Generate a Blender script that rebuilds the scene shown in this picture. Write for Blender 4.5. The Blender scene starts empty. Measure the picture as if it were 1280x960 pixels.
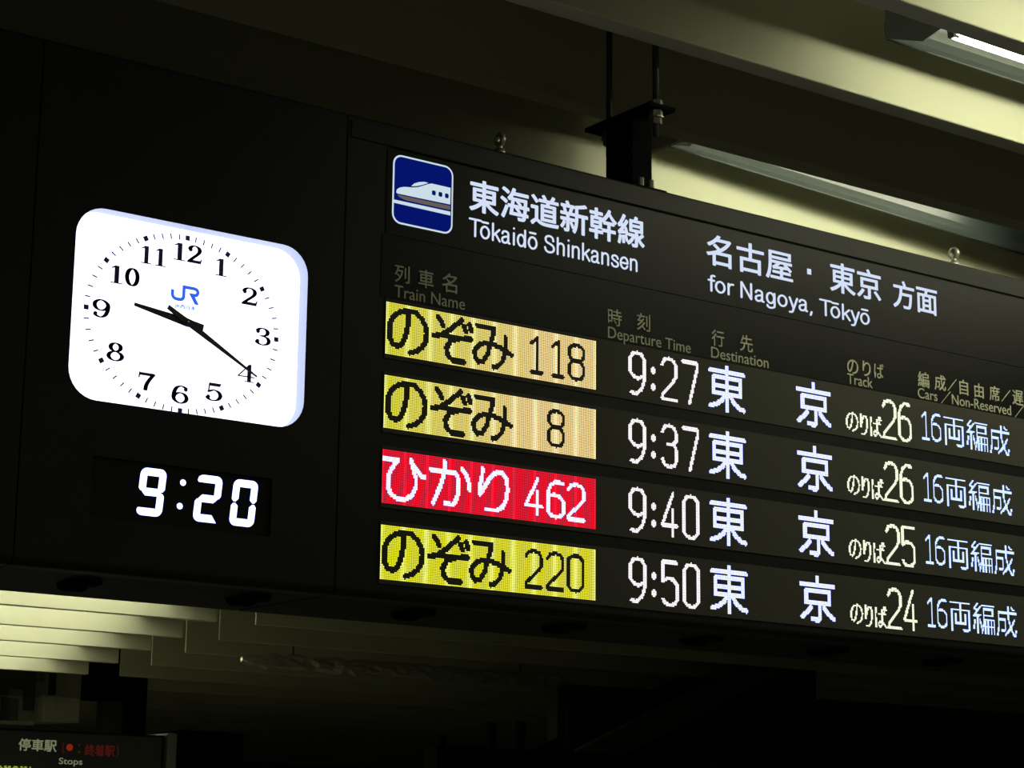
import bpy, bmesh, math, random
import numpy as np
from mathutils import Matrix, Vector
SC = bpy.context.scene
COL = SC.collection
random.seed(4)

# ------------------------------------------------------------------ camera
cd = bpy.data.cameras.new('camera'); cam = bpy.data.objects.new('camera', cd); COL.objects.link(cam)
cd.sensor_width = 36.0; cd.sensor_fit = 'HORIZONTAL'; cd.lens = 75.623
cd.clip_start = 0.05; cd.clip_end = 200
m = Matrix(((0.804422, -0.136664, -0.578124), (-0.593963, -0.167669, -0.786826), (0.010597, 0.976325, -0.21605))).to_4x4()
m.translation = Vector((-2.69872, -4.18532, 1.60173))
cam.matrix_world = m
SC.camera = cam

# ------------------------------------------------------------------ world, exposure
W = bpy.data.worlds.new('world'); SC.world = W; W.use_nodes = True
W.node_tree.nodes['Background'].inputs[0].default_value = (0.020, 0.0195, 0.0140, 1)
W.node_tree.nodes['Background'].inputs[1].default_value = 1.0
SC.view_settings.view_transform = 'Standard'; SC.view_settings.look = 'None'
SC.view_settings.gamma = 1; SC.view_settings.exposure = 0
# added fill lamps, unseen behind the viewer; floor bounce lifts the baffle undersides
for i_, (lx, ly) in enumerate(((-4.5, -6.5), (1.5, -6.5))):
    ld = bpy.data.lights.new('fill_light', 'AREA'); ld.shape = 'RECTANGLE'; ld.size = 3.6; ld.size_y = .4; ld.energy = 60; ld.color = (1.0, .98, .80)
    lo_ = bpy.data.objects.new('fill_light', ld); COL.objects.link(lo_); lo_.location = (lx, ly, 4.2)
TUBE = (1.0, 1.0, 0.74)
NEAR_TUBE = 42.0
FAR_TUBE = 60.0

# ------------------------------------------------------------------ materials
def mat(name, color, rough=.6, metal=0.0, spec=.5, noise=None, bump=None, emit=None, strength=0, coat=0):
    M = bpy.data.materials.new(name); M.use_nodes = True
    nt = M.node_tree; b = nt.nodes['Principled BSDF']
    b.inputs['Base Color'].default_value = (*color, 1)
    b.inputs['Roughness'].default_value = rough; b.inputs['Metallic'].default_value = metal
    b.inputs['Specular IOR Level'].default_value = spec
    b.inputs['Coat Weight'].default_value = coat
    if emit is not None:
        b.inputs['Emission Color'].default_value = (*emit, 1); b.inputs['Emission Strength'].default_value = strength
    if noise or bump:
        tc = nt.nodes.new('ShaderNodeTexCoord')
        nz = nt.nodes.new('ShaderNodeTexNoise'); nz.inputs['Scale'].default_value = (noise or bump)[0]; nz.inputs['Detail'].default_value = 5
        nt.links.new(tc.outputs['Object'], nz.inputs['Vector'])
        if noise:
            cr = nt.nodes.new('ShaderNodeValToRGB')
            k = noise[1]
            cr.color_ramp.elements[0].color = (*[c * (1 - k) for c in color], 1); cr.color_ramp.elements[0].position = .3
            cr.color_ramp.elements[1].color = (*[min(1, c * (1 + k)) for c in color], 1); cr.color_ramp.elements[1].position = .7
            nt.links.new(nz.outputs['Fac'], cr.inputs['Fac']); nt.links.new(cr.outputs['Color'], b.inputs['Base Color'])
        if bump:
            bp = nt.nodes.new('ShaderNodeBump'); bp.inputs['Strength'].default_value = bump[1]; bp.inputs['Distance'].default_value = .01
            nt.links.new(nz.outputs['Fac'], bp.inputs['Height']); nt.links.new(bp.outputs['Normal'], b.inputs['Normal'])
    return M

def glow(name, color, k=1.0, sample=False):
    """something that gives off light by itself"""
    M = bpy.data.materials.new(name); M.use_nodes = True; nt = M.node_tree; nt.nodes.clear()
    e = nt.nodes.new('ShaderNodeEmission'); o = nt.nodes.new('ShaderNodeOutputMaterial')
    e.inputs[0].default_value = (*color, 1); e.inputs[1].default_value = k
    nt.links.new(e.outputs[0], o.inputs[0])
    if not sample: M.cycles.emission_sampling = 'NONE'
    return M

def led_mat(name):
    M = bpy.data.materials.new(name); M.use_nodes = True; nt = M.node_tree; nt.nodes.clear()
    e = nt.nodes.new('ShaderNodeEmission'); o = nt.nodes.new('ShaderNodeOutputMaterial')
    a = nt.nodes.new('ShaderNodeAttribute'); a.attribute_name = 'led'
    nt.links.new(a.outputs['Color'], e.inputs[0]); nt.links.new(e.outputs[0], o.inputs[0])
    M.cycles.emission_sampling = 'NONE'
    return M

M_panel = mat('black_painted_steel', (.0085, .0085, .0078), rough=.5, spec=.12, noise=(9, .12))
M_side = mat('black_side_steel', (.008, .008, .0075), rough=.6, spec=.1, noise=(9, .12))
M_glass = mat('black_sign_acrylic', (.004, .004, .004), rough=.4, spec=.10)
M_row = mat('led_module_face', (.050, .051, .040), rough=.7, spec=.1, bump=(900, .3))
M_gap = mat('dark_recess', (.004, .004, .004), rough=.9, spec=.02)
M_print = mat('grey_print', (.46, .47, .34), rough=.6, spec=.1)
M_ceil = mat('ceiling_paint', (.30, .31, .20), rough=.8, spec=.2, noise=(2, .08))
M_baffle = mat('baffle_paint', (.47, .475, .34), rough=.62, spec=.25, noise=(1.3, .04))
M_duct = mat('dull_duct', (.34, .35, .26), rough=.6, noise=(7, .15))
M_foil = mat('crinkled_foil', (.45, .45, .38), rough=.35, metal=.6, bump=(14, 1.0))
M_steel = mat('black_bracket_steel', (.003, .003, .003), rough=.8, spec=.02)
M_rod = mat('painted_rod', (.03, .031, .024), rough=.5, noise=(20, .1))
M_bolt = mat('zinc_bolt', (.33, .33, .27), rough=.35, metal=.7, noise=(60, .2))
M_refl = mat('mirror_reflector', (.021, .027, .025), rough=.35, spec=.45, metal=.0)
M_endp = mat('fixture_end_grey', (.30, .33, .31), rough=.5, spec=.3)
M_fix = mat('fixture_enamel', (.12, .13, .115), rough=.6, spec=.2)
M_floor = mat('platform_floor', (.24, .235, .20), rough=.6, noise=(3, .2))
M_wall = mat('station_wall', (.10, .10, .085), rough=.8, noise=(2, .15))
M_dial = glow('backlit_dial', (1.0, 1.03, 1.28), 1.75, sample=True)
M_rim = mat('clock_rim_plastic', (.66, .74, .92), rough=.5)
M_ink = mat('dark_navy_ink', (.016, .020, .075), rough=.5, spec=.3)
M_ink2 = mat('grey_blue_ink', (.03, .035, .10), rough=.5, spec=.3)
M_hand = mat('hand_black', (.010, .011, .022), rough=.45, spec=.4)
M_hub = mat('brass_hub', (.35, .28, .18), rough=.35, metal=.8)
M_logo = glow('blue_backlit_print', (.035, .13, .80), 1.0)
M_logo2 = glow('pale_blue_backlit_print', (.10, .24, .90), 1.0)
M_digit = glow('digit_tube_glow', (1.2, 1.4, 3.6), 1.35)
M_sign = glow('backlit_sign_white', (.66, .75, .94), 1.0)
M_blue = glow('backlit_blue', (.0015, .007, .145), 1.0)
M_pic = glow('backlit_pictogram_white', (.60, .72, .80), 1.0)
M_picgrey = glow('backlit_grey_brown', (.13, .11, .09), 1.0)
M_led = led_mat('led_dots')
M_stopprint = glow('weak_backlit_print', (.16, .18, .10), 1.0)
M_redprint = glow('weak_backlit_red', (.055, .006, .004), 1.0)
M_reddot = glow('weak_backlit_red_disc', (.20, .014, .006), 1.0)
M_greenled = glow('yellow_green_led', (.35, .45, .03), 1.0)
M_tube = glow('fluorescent_tube', TUBE, NEAR_TUBE, sample=True)
M_tubefar = glow('fluorescent_tube_far', TUBE, FAR_TUBE, sample=True)

# ------------------------------------------------------------------ helpers
S = .004; Z0 = 2.9            # one LED pitch = 4 mm; board plane y = 0
def P(u, v, y=0.0): return (u * S, y, Z0 + v * S)

def tag(o, label=None, cat=None, group=None, kind=None):
    if label: o['label'] = label
    if cat: o['category'] = cat
    if group: o['group'] = group
    if kind: o['kind'] = kind
    return o
def link(name, me, parent=None, M=None):
    o = bpy.data.objects.new(name, me); COL.objects.link(o)
    if M is not None and me is not None: me.materials.clear(); me.materials.append(M)
    if parent is not None:
        o.parent = parent; bpy.context.view_layer.update()
        o.matrix_parent_inverse = parent.matrix_world.inverted()
    return o
def thing(name, label, cat, loc=(0, 0, 0), group=None):
    o = bpy.data.objects.new(name, None); COL.objects.link(o); o.location = loc; o.empty_display_size = .05
    bpy.context.view_layer.update()
    return tag(o, label, cat, group)
def obj(name, bm, M, parent=None, smooth=False):
    bm.normal_update()
    me = bpy.data.meshes.new(name); bm.to_mesh(me); bm.free()
    if smooth:
        for p in me.polygons: p.use_smooth = True
    return link(name, me, parent, M)
def box(bm, x0, x1, y0, y1, z0, z1, bev=0):
    r = bmesh.ops.create_cube(bm, size=1)
    vs = r['verts']
    for v in vs:
        v.co = Vector(((x0 + x1) / 2 + v.co.x * (x1 - x0), (y0 + y1) / 2 + v.co.y * (y1 - y0), (z0 + z1) / 2 + v.co.z * (z1 - z0)))
    if bev:
        es = list({e for v in vs for e in v.link_edges})
        bmesh.ops.bevel(bm, geom=es, offset=bev, segments=2, affect='EDGES', profile=.5)
def boxobj(name, M, parent, *a, bev=0):
    bm = bmesh.new(); box(bm, *a, bev=bev); return obj(name, bm, M, parent)
def cyl(bm, a, b, r, n=12, r2=None):
    a = Vector(a); b = Vector(b); d = b - a
    q = d.to_track_quat('Z', 'Y').to_matrix().to_4x4(); q.translation = (a + b) / 2
    bmesh.ops.create_cone(bm, cap_ends=True, segments=n, radius1=r, radius2=r if r2 is None else r2, depth=d.length, matrix=q)
def extrude_yz(bm, prof, x0, x1, closed=True):
    """profile of (y,z) points swept along x"""
    a = [bm.verts.new((x0, y, z)) for y, z in prof]; b = [bm.verts.new((x1, y, z)) for y, z in prof]
    n = len(prof)
    for i in range(n if closed else n - 1):
        j = (i + 1) % n; bm.faces.new((a[i], a[j], b[j], b[i]))
    if closed: bm.faces.new(a[::-1]); bm.faces.new(b)
    bmesh.ops.recalc_face_normals(bm, faces=bm.faces[:])
def poly(bm, pts, y, th):
    """flat plate with thickness th towards the viewer (-y) from a list of (u,v); concave allowed"""
    top = [bm.verts.new(P(u, v, y - th)) for u, v in pts]
    f = bm.faces.new(top)
    if th > 0:
        bot = [bm.verts.new(P(u, v, y)) for u, v in pts]
        n = len(pts)
        for i in range(n):
            j = (i + 1) % n; bm.faces.new((top[j], top[i], bot[i], bot[j]))
    bmesh.ops.triangulate(bm, faces=[f], quad_method='BEAUTY', ngon_method='EAR_CLIP')
def rrect(u0, u1, v0, v1, r, n=8):
    pts = []
    for cx, cy, a0 in ((u1 - r, v1 - r, 0), (u0 + r, v1 - r, 90), (u0 + r, v0 + r, 180), (u1 - r, v0 + r, 270)):
        for i in range(n + 1):
            a = math.radians(a0 + 90 * i / n); pts.append((cx + r * math.cos(a), cy + r * math.sin(a)))
    return pts
def smooth(pts, k=6):
    """Catmull-Rom"""
    if len(pts) < 3: return pts
    q = [pts[0]] + list(pts) + [pts[-1]]; out = []
    for i in range(1, len(q) - 2):
        p0, p1, p2, p3 = q[i - 1:i + 3]
        for t in range(k):
            t = t / k
            out.append(tuple(.5 * (2 * b + (c - a) * t + (2 * a - 5 * b + 4 * c - d) * t * t + (3 * b - a - 3 * c + d) * t ** 3) for a, b, c, d in zip(p0, p1, p2, p3)))
    return out + [pts[-1]]
def nib(bm, pts, a, b, y, th):
    """sweep an elliptical nib (half widths a,b in LED units) along pts"""
    for i in range(len(pts) - 1):
        (x0, y0), (x1, y1) = pts[i], pts[i + 1]
        L = math.hypot(x1 - x0, y1 - y0)
        if L < 1e-6: continue
        nx, ny = -(y1 - y0) / L, (x1 - x0) / L
        h = math.sqrt(a * a * nx * nx + b * b * ny * ny); hx, hy = a * a * nx / h, b * b * ny / h
        poly(bm, [(x0 - hx, y0 - hy), (x1 - hx, y1 - hy), (x1 + hx, y1 + hy), (x0 + hx, y0 + hy)], y, th)
    for (x0, y0) in pts:
        poly(bm, [(x0 + a * math.cos(t * math.pi / 5), y0 + b * math.sin(t * math.pi / 5)) for t in range(10)], y, th)
def ink(bm_): return bm_

def text_mesh(s, bold=0.0, ext=0.0):
    c = bpy.data.curves.new('t', 'FONT'); c.body = s; c.size = 1;  c.resolution_u = 4; c.extrude = ext
    o = bpy.data.objects.new('t', c); COL.objects.link(o)
    dg = bpy.context.evaluated_depsgraph_get(); dg.update()
    me = bpy.data.meshes.new_from_object(o.evaluated_get(dg))
    bpy.data.objects.remove(o); bpy.data.curves.remove(c)
    if bold:
        bm = bmesh.new()
        for k in range(6):
            a = k * math.pi / 3; sh = me.copy(); sh.transform(Matrix.Translation((bold * math.cos(a), bold * math.sin(a), k * .25))); bm.from_mesh(sh); bpy.data.meshes.remove(sh)
        bm.to_mesh(me); bm.free()
    co = np.empty(len(me.vertices) * 3, np.float32); me.vertices.foreach_get('co', co)
    return me, co.reshape(-1, 3)
REF = {}
def refbox(ch, bold):
    if (ch, bold) not in REF:
        me, co = text_mesh(ch, bold); REF[(ch, bold)] = (co[:, 1].min(), co[:, 1].max()); bpy.data.meshes.remove(me)
    return REF[(ch, bold)]
def lettering(name, s, u0, u1, v0, v1, M, parent, y=-.001, bold=0.0, ref=None, S_=None, org=None):
    """ink box of s fitted to u0..u1; the ink of ref (or s) fitted to v0..v1"""
    me, co = text_mesh(s, bold, .5)
    lo, hi = refbox(ref, bold) if ref else (co[:, 1].min(), co[:, 1].max())
    a, b = co[:, 0].min(), co[:, 0].max()
    u = u0 + (co[:, 0] - a) / (b - a) * (u1 - u0)
    v = v0 + (co[:, 1] - lo) / (hi - lo) * (v1 - v0)
    out = np.empty_like(co)
    if org: out[:, 0] = u; out[:, 2] = v
    else: out[:, 0] = u * S; out[:, 2] = Z0 + v * S
    out[:, 1] = y - .0004 + (-co[:, 2]) * .0008
    me.vertices.foreach_set('co', out.ravel()); me.update()
    me.name = name
    return link(name, me, parent, M)

# ------------------------------------------------------------------ LED glyphs as pen strokes on a unit box (x right, y down)
DG = {
'0': [[(.5, 0), (.78, .03), (1, .13), (1, .87), (.78, .97), (.5, 1), (.22, .97), (0, .87), (0, .13), (.22, .03), (.5, 0)]],
'1': [[(.12, .17), (.55, .02), (.6, 0), (.6, 1)], [(.15, 1), (1, 1)]],
'2': [[(0, .17), (.15, .04), (.5, 0), (.85, .05), (1, .17), (1, .42), (.85, .52), (.02, .9), (0, 1), (1, 1)]],
'3': [[(0, .17), (.15, .04), (.5, 0), (.85, .05), (1, .18), (1, .34), (.8, .44), (.35, .45)], [(.8, .44), (1, .58), (1, .83), (.85, .95), (.5, 1), (.15, .95), (0, .82)]],
'4': [[(.72, 0), (0, .72), (0, .77), (1, .77)], [(.7, .37), (.7, 1)]],
'5': [[(.95, 0), (0, 0), (0, .46), (.3, .38), (.72, .4), (1, .53), (1, .85), (.82, .97), (.45, 1), (.15, .97), (0, .88)]],
'6': [[(.92, .03), (.5, 0), (.18, .1), (0, .28), (0, .85), (.2, .96), (.5, 1), (.8, .96), (1, .85), (1, .56), (.8, .43), (.4, .37), (0, .42)]],
'7': [[(0, 0), (1, 0), (1, .12), (.45, 1)]],
'8': [[(.5, 0), (.82, .03), (1, .13), (1, .34), (.82, .44), (.5, .47), (.18, .44), (0, .34), (0, .13), (.18, .03), (.5, 0)],
      [(.5, .47), (.82, .5), (1, .6), (1, .87), (.82, .97), (.5, 1), (.18, .97), (0, .87), (0, .6), (.18, .5), (.5, .47)]],
'9': [[(.08, .97), (.4, 1), (.8, .87), (1, .66), (1, .14), (.8, .03), (.5, 0), (.2, .03), (0, .14), (0, .46), (.22, .57), (.55, .62), (1, .54)]],
':': [[(0, .31), (0, .36)], [(0, .73), (0, .78)]],
}
KANJI = {
'東': [[(0, .12), (1, .12)], [(.5, 0), (.5, 1)], [(.09, .26), (.91, .26), (.91, .62), (.09, .62), (.09, .26)], [(.09, .44), (.91, .44)],
      [(.44, .64), (.34, .78), (.16, .89), (0, .93)], [(.58, .64), (.7, .79), (.86, .9), (1, .94)]],
'京': [[(.5, 0), (.5, .15)], [(0, .17), (1, .17)], [(.14, .32), (.87, .32), (.87, .58), (.14, .58), (.14, .32)],
      [(.56, .6), (.56, .93), (.5, .98), (.34, .96)], [(.28, .7), (.18, .8), (.02, .92)], [(.7, .68), (.82, .8), (1, .93)]],
'両': [[(.03, .04), (.97, .04)], [(.5, .04), (.5, .74)], [(.06, 1), (.06, .28), (.96, .28), (.96, .93), (.9, .97), (.66, .97)],
      [(.27, .42), (.27, .74), (.76, .74), (.76, .42)]],
'編': [[(.2, 0), (.03, .17), (.17, .22)], [(.32, .1), (.04, .42)], [(.0, .42), (.36, .38)], [(.2, .45), (.2, 1)], [(.06, .58), (.0, .86)], [(.31, .56), (.37, .78)],
      [(.42, .04), (1, .04)], [(.5, .16), (.93, .16), (.93, .38), (.5, .38)], [(.5, .16), (.5, .62), (.4, .97)],
      [(.55, 1), (.55, .52), (1, .52), (1, .98)], [(.7, .52), (.7, .98)], [(.85, .52), (.85, .98)], [(.55, .76), (1, .76)]],
'成': [[(.08, .2), (1, .2)], [(.08, .2), (.08, .68), (0, 1)], [(.1, .44), (.42, .44), (.42, .8), (.36, .85), (.24, .84)],
      [(.58, 0), (.6, .42), (.7, .72), (.88, .98), (.95, .97), (1, .82)], [(.92, .42), (.75, .7), (.42, .99)], [(.76, .02), (.88, .1)]],
'ば': [[(.06, .05), (.02, .4), (.06, 1)], [(.3, .32), (.9, .3)], [(.62, .12), (.62, .78), (.52, .95), (.36, .95), (.28, .84), (.4, .73), (.62, .76), (1, .98)],
      [(.78, .0), (.84, .12)], [(.92, -.03), (1, .09)]],
}
# measured pen paths of the wide letters, in LED columns and rows of the name plate
NAME = {
'no': [[(16.3, 4.1), (16.1, 10.6), (14.8, 17.2), (12.2, 23.9), (9.1, 26.3), (5.3, 25.5), (3.1, 21.8), (2.6, 17.2), (3.5, 11.2), (6.9, 7.1), (11.0, 4.3), (15.9, 3.6), (21.5, 3.9), (25.9, 6.9), (28.5, 10.9), (29.5, 15), (29.0, 20.1), (26.3, 24.4), (22.1, 27.5), (17.5, 29.0)]],
'zo': [[(37.6, 3.7), (41.6, 8.2)], [(55.3, 2.9), (46.0, 10.5), (41.1, 13.8), (34.5, 15.6)], [(34.5, 15.4), (41, 14.6), (62.2, 14.0)], [(54.1, 14.6), (46.9, 17.2), (44.3, 21.7), (44.9, 26.0), (48.6, 28.9), (57.0, 29.0)], [(56.8, 6.2), (58.4, 9.5)], [(61.0, 5.0), (62.3, 8.4)]],
'mi': [[(66.9, 4.2), (79.7, 4.2), (79.0, 7.7), (76.9, 14.0), (74.8, 21.4), (71.2, 26.6), (67.8, 27.0), (65.4, 24.7), (65.0, 20.5), (68.0, 16.4), (72.4, 14.6), (79.1, 14.6), (86.6, 16.4), (93.0, 19.2)], [(88.4, 8.8), (88.4, 17.8), (86.3, 24.1), (83.0, 27.6), (79.4, 28.9)]],
'hi': [[(1.2, 5.4), (11.0, 5.4), (6.4, 10.9), (4.2, 16.3), (4.2, 21.7), (6.4, 26.2), (10.6, 28.4), (17.5, 28.0), (21.7, 24.9), (24.0, 20.0), (24.0, 15.2), (22.0, 10.1), (19.9, 4.0)], [(20.2, 5.4), (22.8, 8.8), (27.1, 13.0), (29.8, 13.6)]],
'ka': [[(34.5, 8.2), (45.8, 8.2), (52.0, 8.5), (54.8, 12.0), (54.8, 19.6), (53.2, 24.7), (50.2, 28.0), (45.0, 27.7)], [(44.3, 2.4), (44.3, 9.3), (42.3, 15.6), (38.8, 23.2), (36.3, 28.2)], [(57.2, 5.4), (60.4, 9.2), (62.5, 13.9), (63.0, 18.0)]],
'ri': [[(72.2, 3.7), (71.8, 10.5), (70.5, 13.1), (70.8, 19.2), (73.9, 14.5), (78.5, 7.6), (82.7, 4.6), (87.3, 4.9), (90.4, 8.3), (91.3, 14.4), (90.2, 20.7), (87.4, 25.6), (83.1, 28.0), (75.5, 28.0)]],
}
def norm_no():
    out = []
    for s_ in NAME['no']: out.append([((x - 2.6) / 27, (y - 3.6) / 25.4) for x, y in s_])
    return out
KANJI['の'] = norm_no()
KANJI['り'] = [[((x - 70.5) / 20.8, (y - 3.7) / 24.3) for x, y in s_] for s_ in NAME['ri']]

def mask(w, h): return np.zeros((h, w), bool)
def draw(mk, strokes, rx, ry=None, soft=False):
    """switch on LEDs within the pen's reach of the strokes"""
    ry = ry or rx
    h, w = mk.shape
    X, Y = np.meshgrid(np.arange(w) + .5, np.arange(h) + .5)
    for s_ in strokes:
        if soft: s_ = smooth(s_, 4)
        if len(s_) == 1: s_ = s_ * 2
        for (x0, y0), (x1, y1) in zip(s_[:-1], s_[1:]):
            ax, ay, bx, by = x0 / rx, y0 / ry, x1 / rx, y1 / ry
            dx, dy = bx - ax, by - ay; L = dx * dx + dy * dy + 1e-9
            t = np.clip(((X / rx - ax) * dx + (Y / ry - ay) * dy) / L, 0, 1)
            mk |= (X / rx - ax - t * dx) ** 2 + (Y / ry - ay - t * dy) ** 2 <= 1.0
    return mk
def fit(strokes, x0, x1, y0, y1): return [[(x0 + x * (x1 - x0), y0 + y * (y1 - y0)) for x, y in s_] for s_ in strokes]
def leds(name, mk, u0, vtop, colfn, parent, y, fill=.76):
    """one small square per lit LED, joined"""
    r, c = np.nonzero(mk); n = len(r)
    u = u0 + c + .5; v = vtop - r - .5; g = fill / 2
    co = np.empty((n, 4, 3), np.float32)
    for k, (a, b) in enumerate(((-g, -g), (g, -g), (g, g), (-g, g))):
        co[:, k, 0] = (u + a) * S; co[:, k, 1] = y; co[:, k, 2] = Z0 + (v + b) * S
    me = bpy.data.meshes.new(name)
    me.vertices.add(n * 4); me.vertices.foreach_set('co', co.ravel())
    me.loops.add(n * 4); me.loops.foreach_set('vertex_index', np.arange(n * 4, dtype=np.int32))
    me.polygons.add(n); me.polygons.foreach_set('loop_start', np.arange(0, n * 4, 4, dtype=np.int32))
    try: me.polygons.foreach_set('loop_total', np.full(n, 4, np.int32))
    except Exception: pass
    me.update(calc_edges=True)
    at = me.color_attributes.new('led', 'FLOAT_COLOR', 'CORNER')
    cc = np.ones((n, 4, 4), np.float32)
    for i in range(n): cc[i, :, :3] = colfn(c[i], r[i])
    at.data.foreach_set('color', cc.ravel())
    o = link(name, me, parent, M_led); o['kind'] = 'stuff'
    return o

# ================================================================== STRUCTURE
CT = 4.25                                     # ceiling slab
ceil_o = boxobj('ceiling', M_ceil, None, -9, 42, -5, 46, CT, CT + .15); ceil_o['kind'] = 'structure'
floor_o = boxobj('floor', M_floor, None, -12, 42, -12, 46, -.1, 0); floor_o['kind'] = 'structure'
wall_o = boxobj('wall_back', M_wall, None, -9, 42, 46, 46.2, 0, CT); wall_o['kind'] = 'structure'
def baffle(x0, x1, y0, th=.07, z0=3.70):
    return boxobj('baffle', M_baffle, ceil_o, x0, x1, y0, y0 + th, z0, CT, bev=.004)
for y0 in (-1.79, -1.25, -.71, -.17, .37, .91, 1.45, 1.99): baffle(-6, 9, y0)
FAR = [(13.24, 6.79), (14.77, 7.25), (16.21, 7.64), (17.83, 8.07), (19.47, 8.49)]
baffle(-3, 6.4, 11.7, .1)
for y0, xe in FAR:
    baffle(-1, xe, y0, .1); baffle(xe + .42, 34, y0 + .02, .02, 3.705)
for i in range(1, 13):
    y0 = 19.47 + 1.62 * i; baffle(9.2 + .42 * i, 38, y0, .1)
baffle(6.85, 34, 11.72, .1, 3.705)

boxobj('bay_light_stop', M_baffle, ceil_o, 1.385, 1.40, .44, .78, 3.74, CT)  # panel added to keep tube light off the baffle left of the post
# ================================================================== FLUORESCENT FIXTURES
def fixture(label, x0, x1, yt, zt, yr, zl, zr, group, ntube=1, cut=0.0):
    t = thing('fluorescent_light', label, 'light', ((x0 + x1) / 2, yt, zt), group)
    # reflector: curved sheet behind the tube, lower edge at (yr, zl..zr), rising and turning over the tube
    prof = [(0, 0), (.004, .02), (.004, .045), (-.004, .07), (-.02, .092), (-.05, .108), (-.09, .115), (-.15, .115)]
    bm = bmesh.new()
    prof = prof + [(a + .003, b + .003) for a, b in prof[::-1]]; n = len(prof)
    L = [bm.verts.new((x0 - .03, yr + a, zl + b)) for a, b in prof]; Rr = [bm.verts.new((x1 + .03, yr + a, zr + b)) for a, b in prof]
    for i in range(n): bm.faces.new((L[i], L[(i + 1) % n], Rr[(i + 1) % n], Rr[i]))
    bm.faces.new(L[::-1]); bm.faces.new(Rr); bmesh.ops.recalc_face_normals(bm, faces=bm.faces[:])
    obj('reflector', bm, M_refl, t)
    bm = bmesh.new()                                                    # rolled lower edge of the reflector
    cyl(bm, (x0 - .03, yr, zl), (x1 + .03, yr, zr), .004, 8); obj('reflector_rim', bm, M_refl, t, True)
    boxobj('housing', M_fix, t, x0 - .03, x1 + .03, yt - .04, yt + .05, zt + .16, zt + .21, bev=.006)
    for xx, zz in ((x0 - .032, zl), (x1 + .030, zr)):
        bm = bmesh.new(); extrude_yz(bm, [(yr, zz), (yr + .004, zz + .03), (yr, zz + .116), (yt - .03, zz + .116), (yt - .02, zt + .012), (yt + .07, zt - .01)], xx, xx + .002); obj('end_plate', bm, M_endp, t)
    n = ntube; w = (x1 - cut - x0) / n
    for k in range(n):
        a, b = x0 + k * w + .012, x0 + (k + 1) * w - .012
        bm = bmesh.new(); cyl(bm, (a, yt, zt), (b, yt, zt), .014, 10); obj('tube', bm, M_tube, t, True)
        for q in (a, b):
            boxobj('lamp_holder', M_fix, t, q - .012, q + .012, yt - .012, yt + .012, zt - .012, zt + .165, bev=.003)
    for xx in (x0 + .25, x1 - .25):
        bm = bmesh.new(); cyl(bm, (xx, yt, zt + .2), (xx, yt, CT), .006, 8); obj('hanger_rod', bm, M_rod, t, True)
    return t
fixture('long fluorescent light with mirror reflector and bare white tube, high in the upper right corner', 1.40, 4.0, -.55, 3.752, -.35, 3.79, 3.79, 'ceiling fluorescent lights', 2)
fixture('fluorescent light behind the departure board, only the long grey reflector edge seen above it', 1.52, 3.5, .53, 3.772, .73, 3.805, 3.738, 'ceiling fluorescent lights', 1, cut=.48)
fixture('fluorescent light nearest the viewer whose glow lights the ceiling baffle at the top right corner', 1.15, 3.8, -1.09, 3.76, -.89, 3.80, 3.80, 'ceiling fluorescent lights', 2)
words = ['first (widest) lit slat at lower left', 'second lit slat from the top at lower left', 'third lit slat at lower left', 'fourth lit slat from the top at lower left', 'lowest lit slat at lower left']
for (y0, xe), wd in zip(FAR, words):
    t = thing('batten_light', 'far fluorescent batten light hidden above the ' + wd, 'light', (xe - 3, y0 - .5, 4.0), 'far batten lights behind slats')
    boxobj('housing', M_fix, t, xe - 5.9, xe - .58, y0 - .54, y0 - .46, 4.0, 4.06)
    bm = bmesh.new(); cyl(bm, (xe - 5.8, y0 - .5, 3.975), (xe - .62, y0 - .5, 3.975), .014, 8); obj('tube', bm, M_tubefar, t, True)
    boxobj('end_light_stop', M_fix, t, xe - .55, xe - .54, y0 - .74, y0 - .10, 3.87, 4.24)  # hidden plate added to stop tube light spilling onto the dark slats
    for xx in (xe - 5, xe - 1.5):
        bm = bmesh.new(); cyl(bm, (xx, y0 - .5, 4.06), (xx, y0 - .5, CT), .008, 6); obj('hanger_rod', bm, M_rod, t)

# ================================================================== CABINETS
VT, VB = 112.0, -177.5
DEP = .455
def shell(parent, u0, u1, holes=(), name='front_panel'):
    """front sheet with rounded upper and lower edges and optional holes"""
    x0, x1 = u0 * S, u1 * S
    zb, zt = Z0 + VB * S, Z0 + VT * S; rb = .018; rt = .008
    lo = [(.06, zb)] + [(rb - rb * math.sin(a), zb + rb - rb * math.cos(a)) for a in [math.radians(k * 15) for k in range(0, 7)]]
    hi = [(rt - rt * math.cos(a), zt - rt + rt * math.sin(a)) for a in [math.radians(k * 22.5) for k in range(0, 5)]] + [(.06, zt)]
    bm = bmesh.new(); extrude_yz(bm, lo, x0, x1, False); extrude_yz(bm, hi, x0, x1, False)
    loops = [[(x0, zb + rb), (x1, zb + rb), (x1, zt - rt), (x0, zt - rt)]] + [[(u * S, Z0 + v * S) for u, v in h] for h in holes]
    es = []
    for L in loops:
        vs = [bm.verts.new((x, 0, z)) for x, z in L]
        es += [bm.edges.new((vs[i], vs[(i + 1) % len(vs)])) for i in range(len(vs))]
    bmesh.ops.triangle_fill(bm, edges=es, use_beauty=True)
    # side returns
    for x in (x0, x1):
        vs = [bm.verts.new((x, y, z)) for y, z in lo[::1]] + [bm.verts.new((x, y, z)) for y, z in hi]
        bm.faces.new(vs)
    bmesh.ops.remove_doubles(bm, verts=bm.verts[:], dist=1e-5)
    bmesh.ops.recalc_face_normals(bm, faces=bm.faces[:])
    return obj(name, bm, M_panel, parent)
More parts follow.
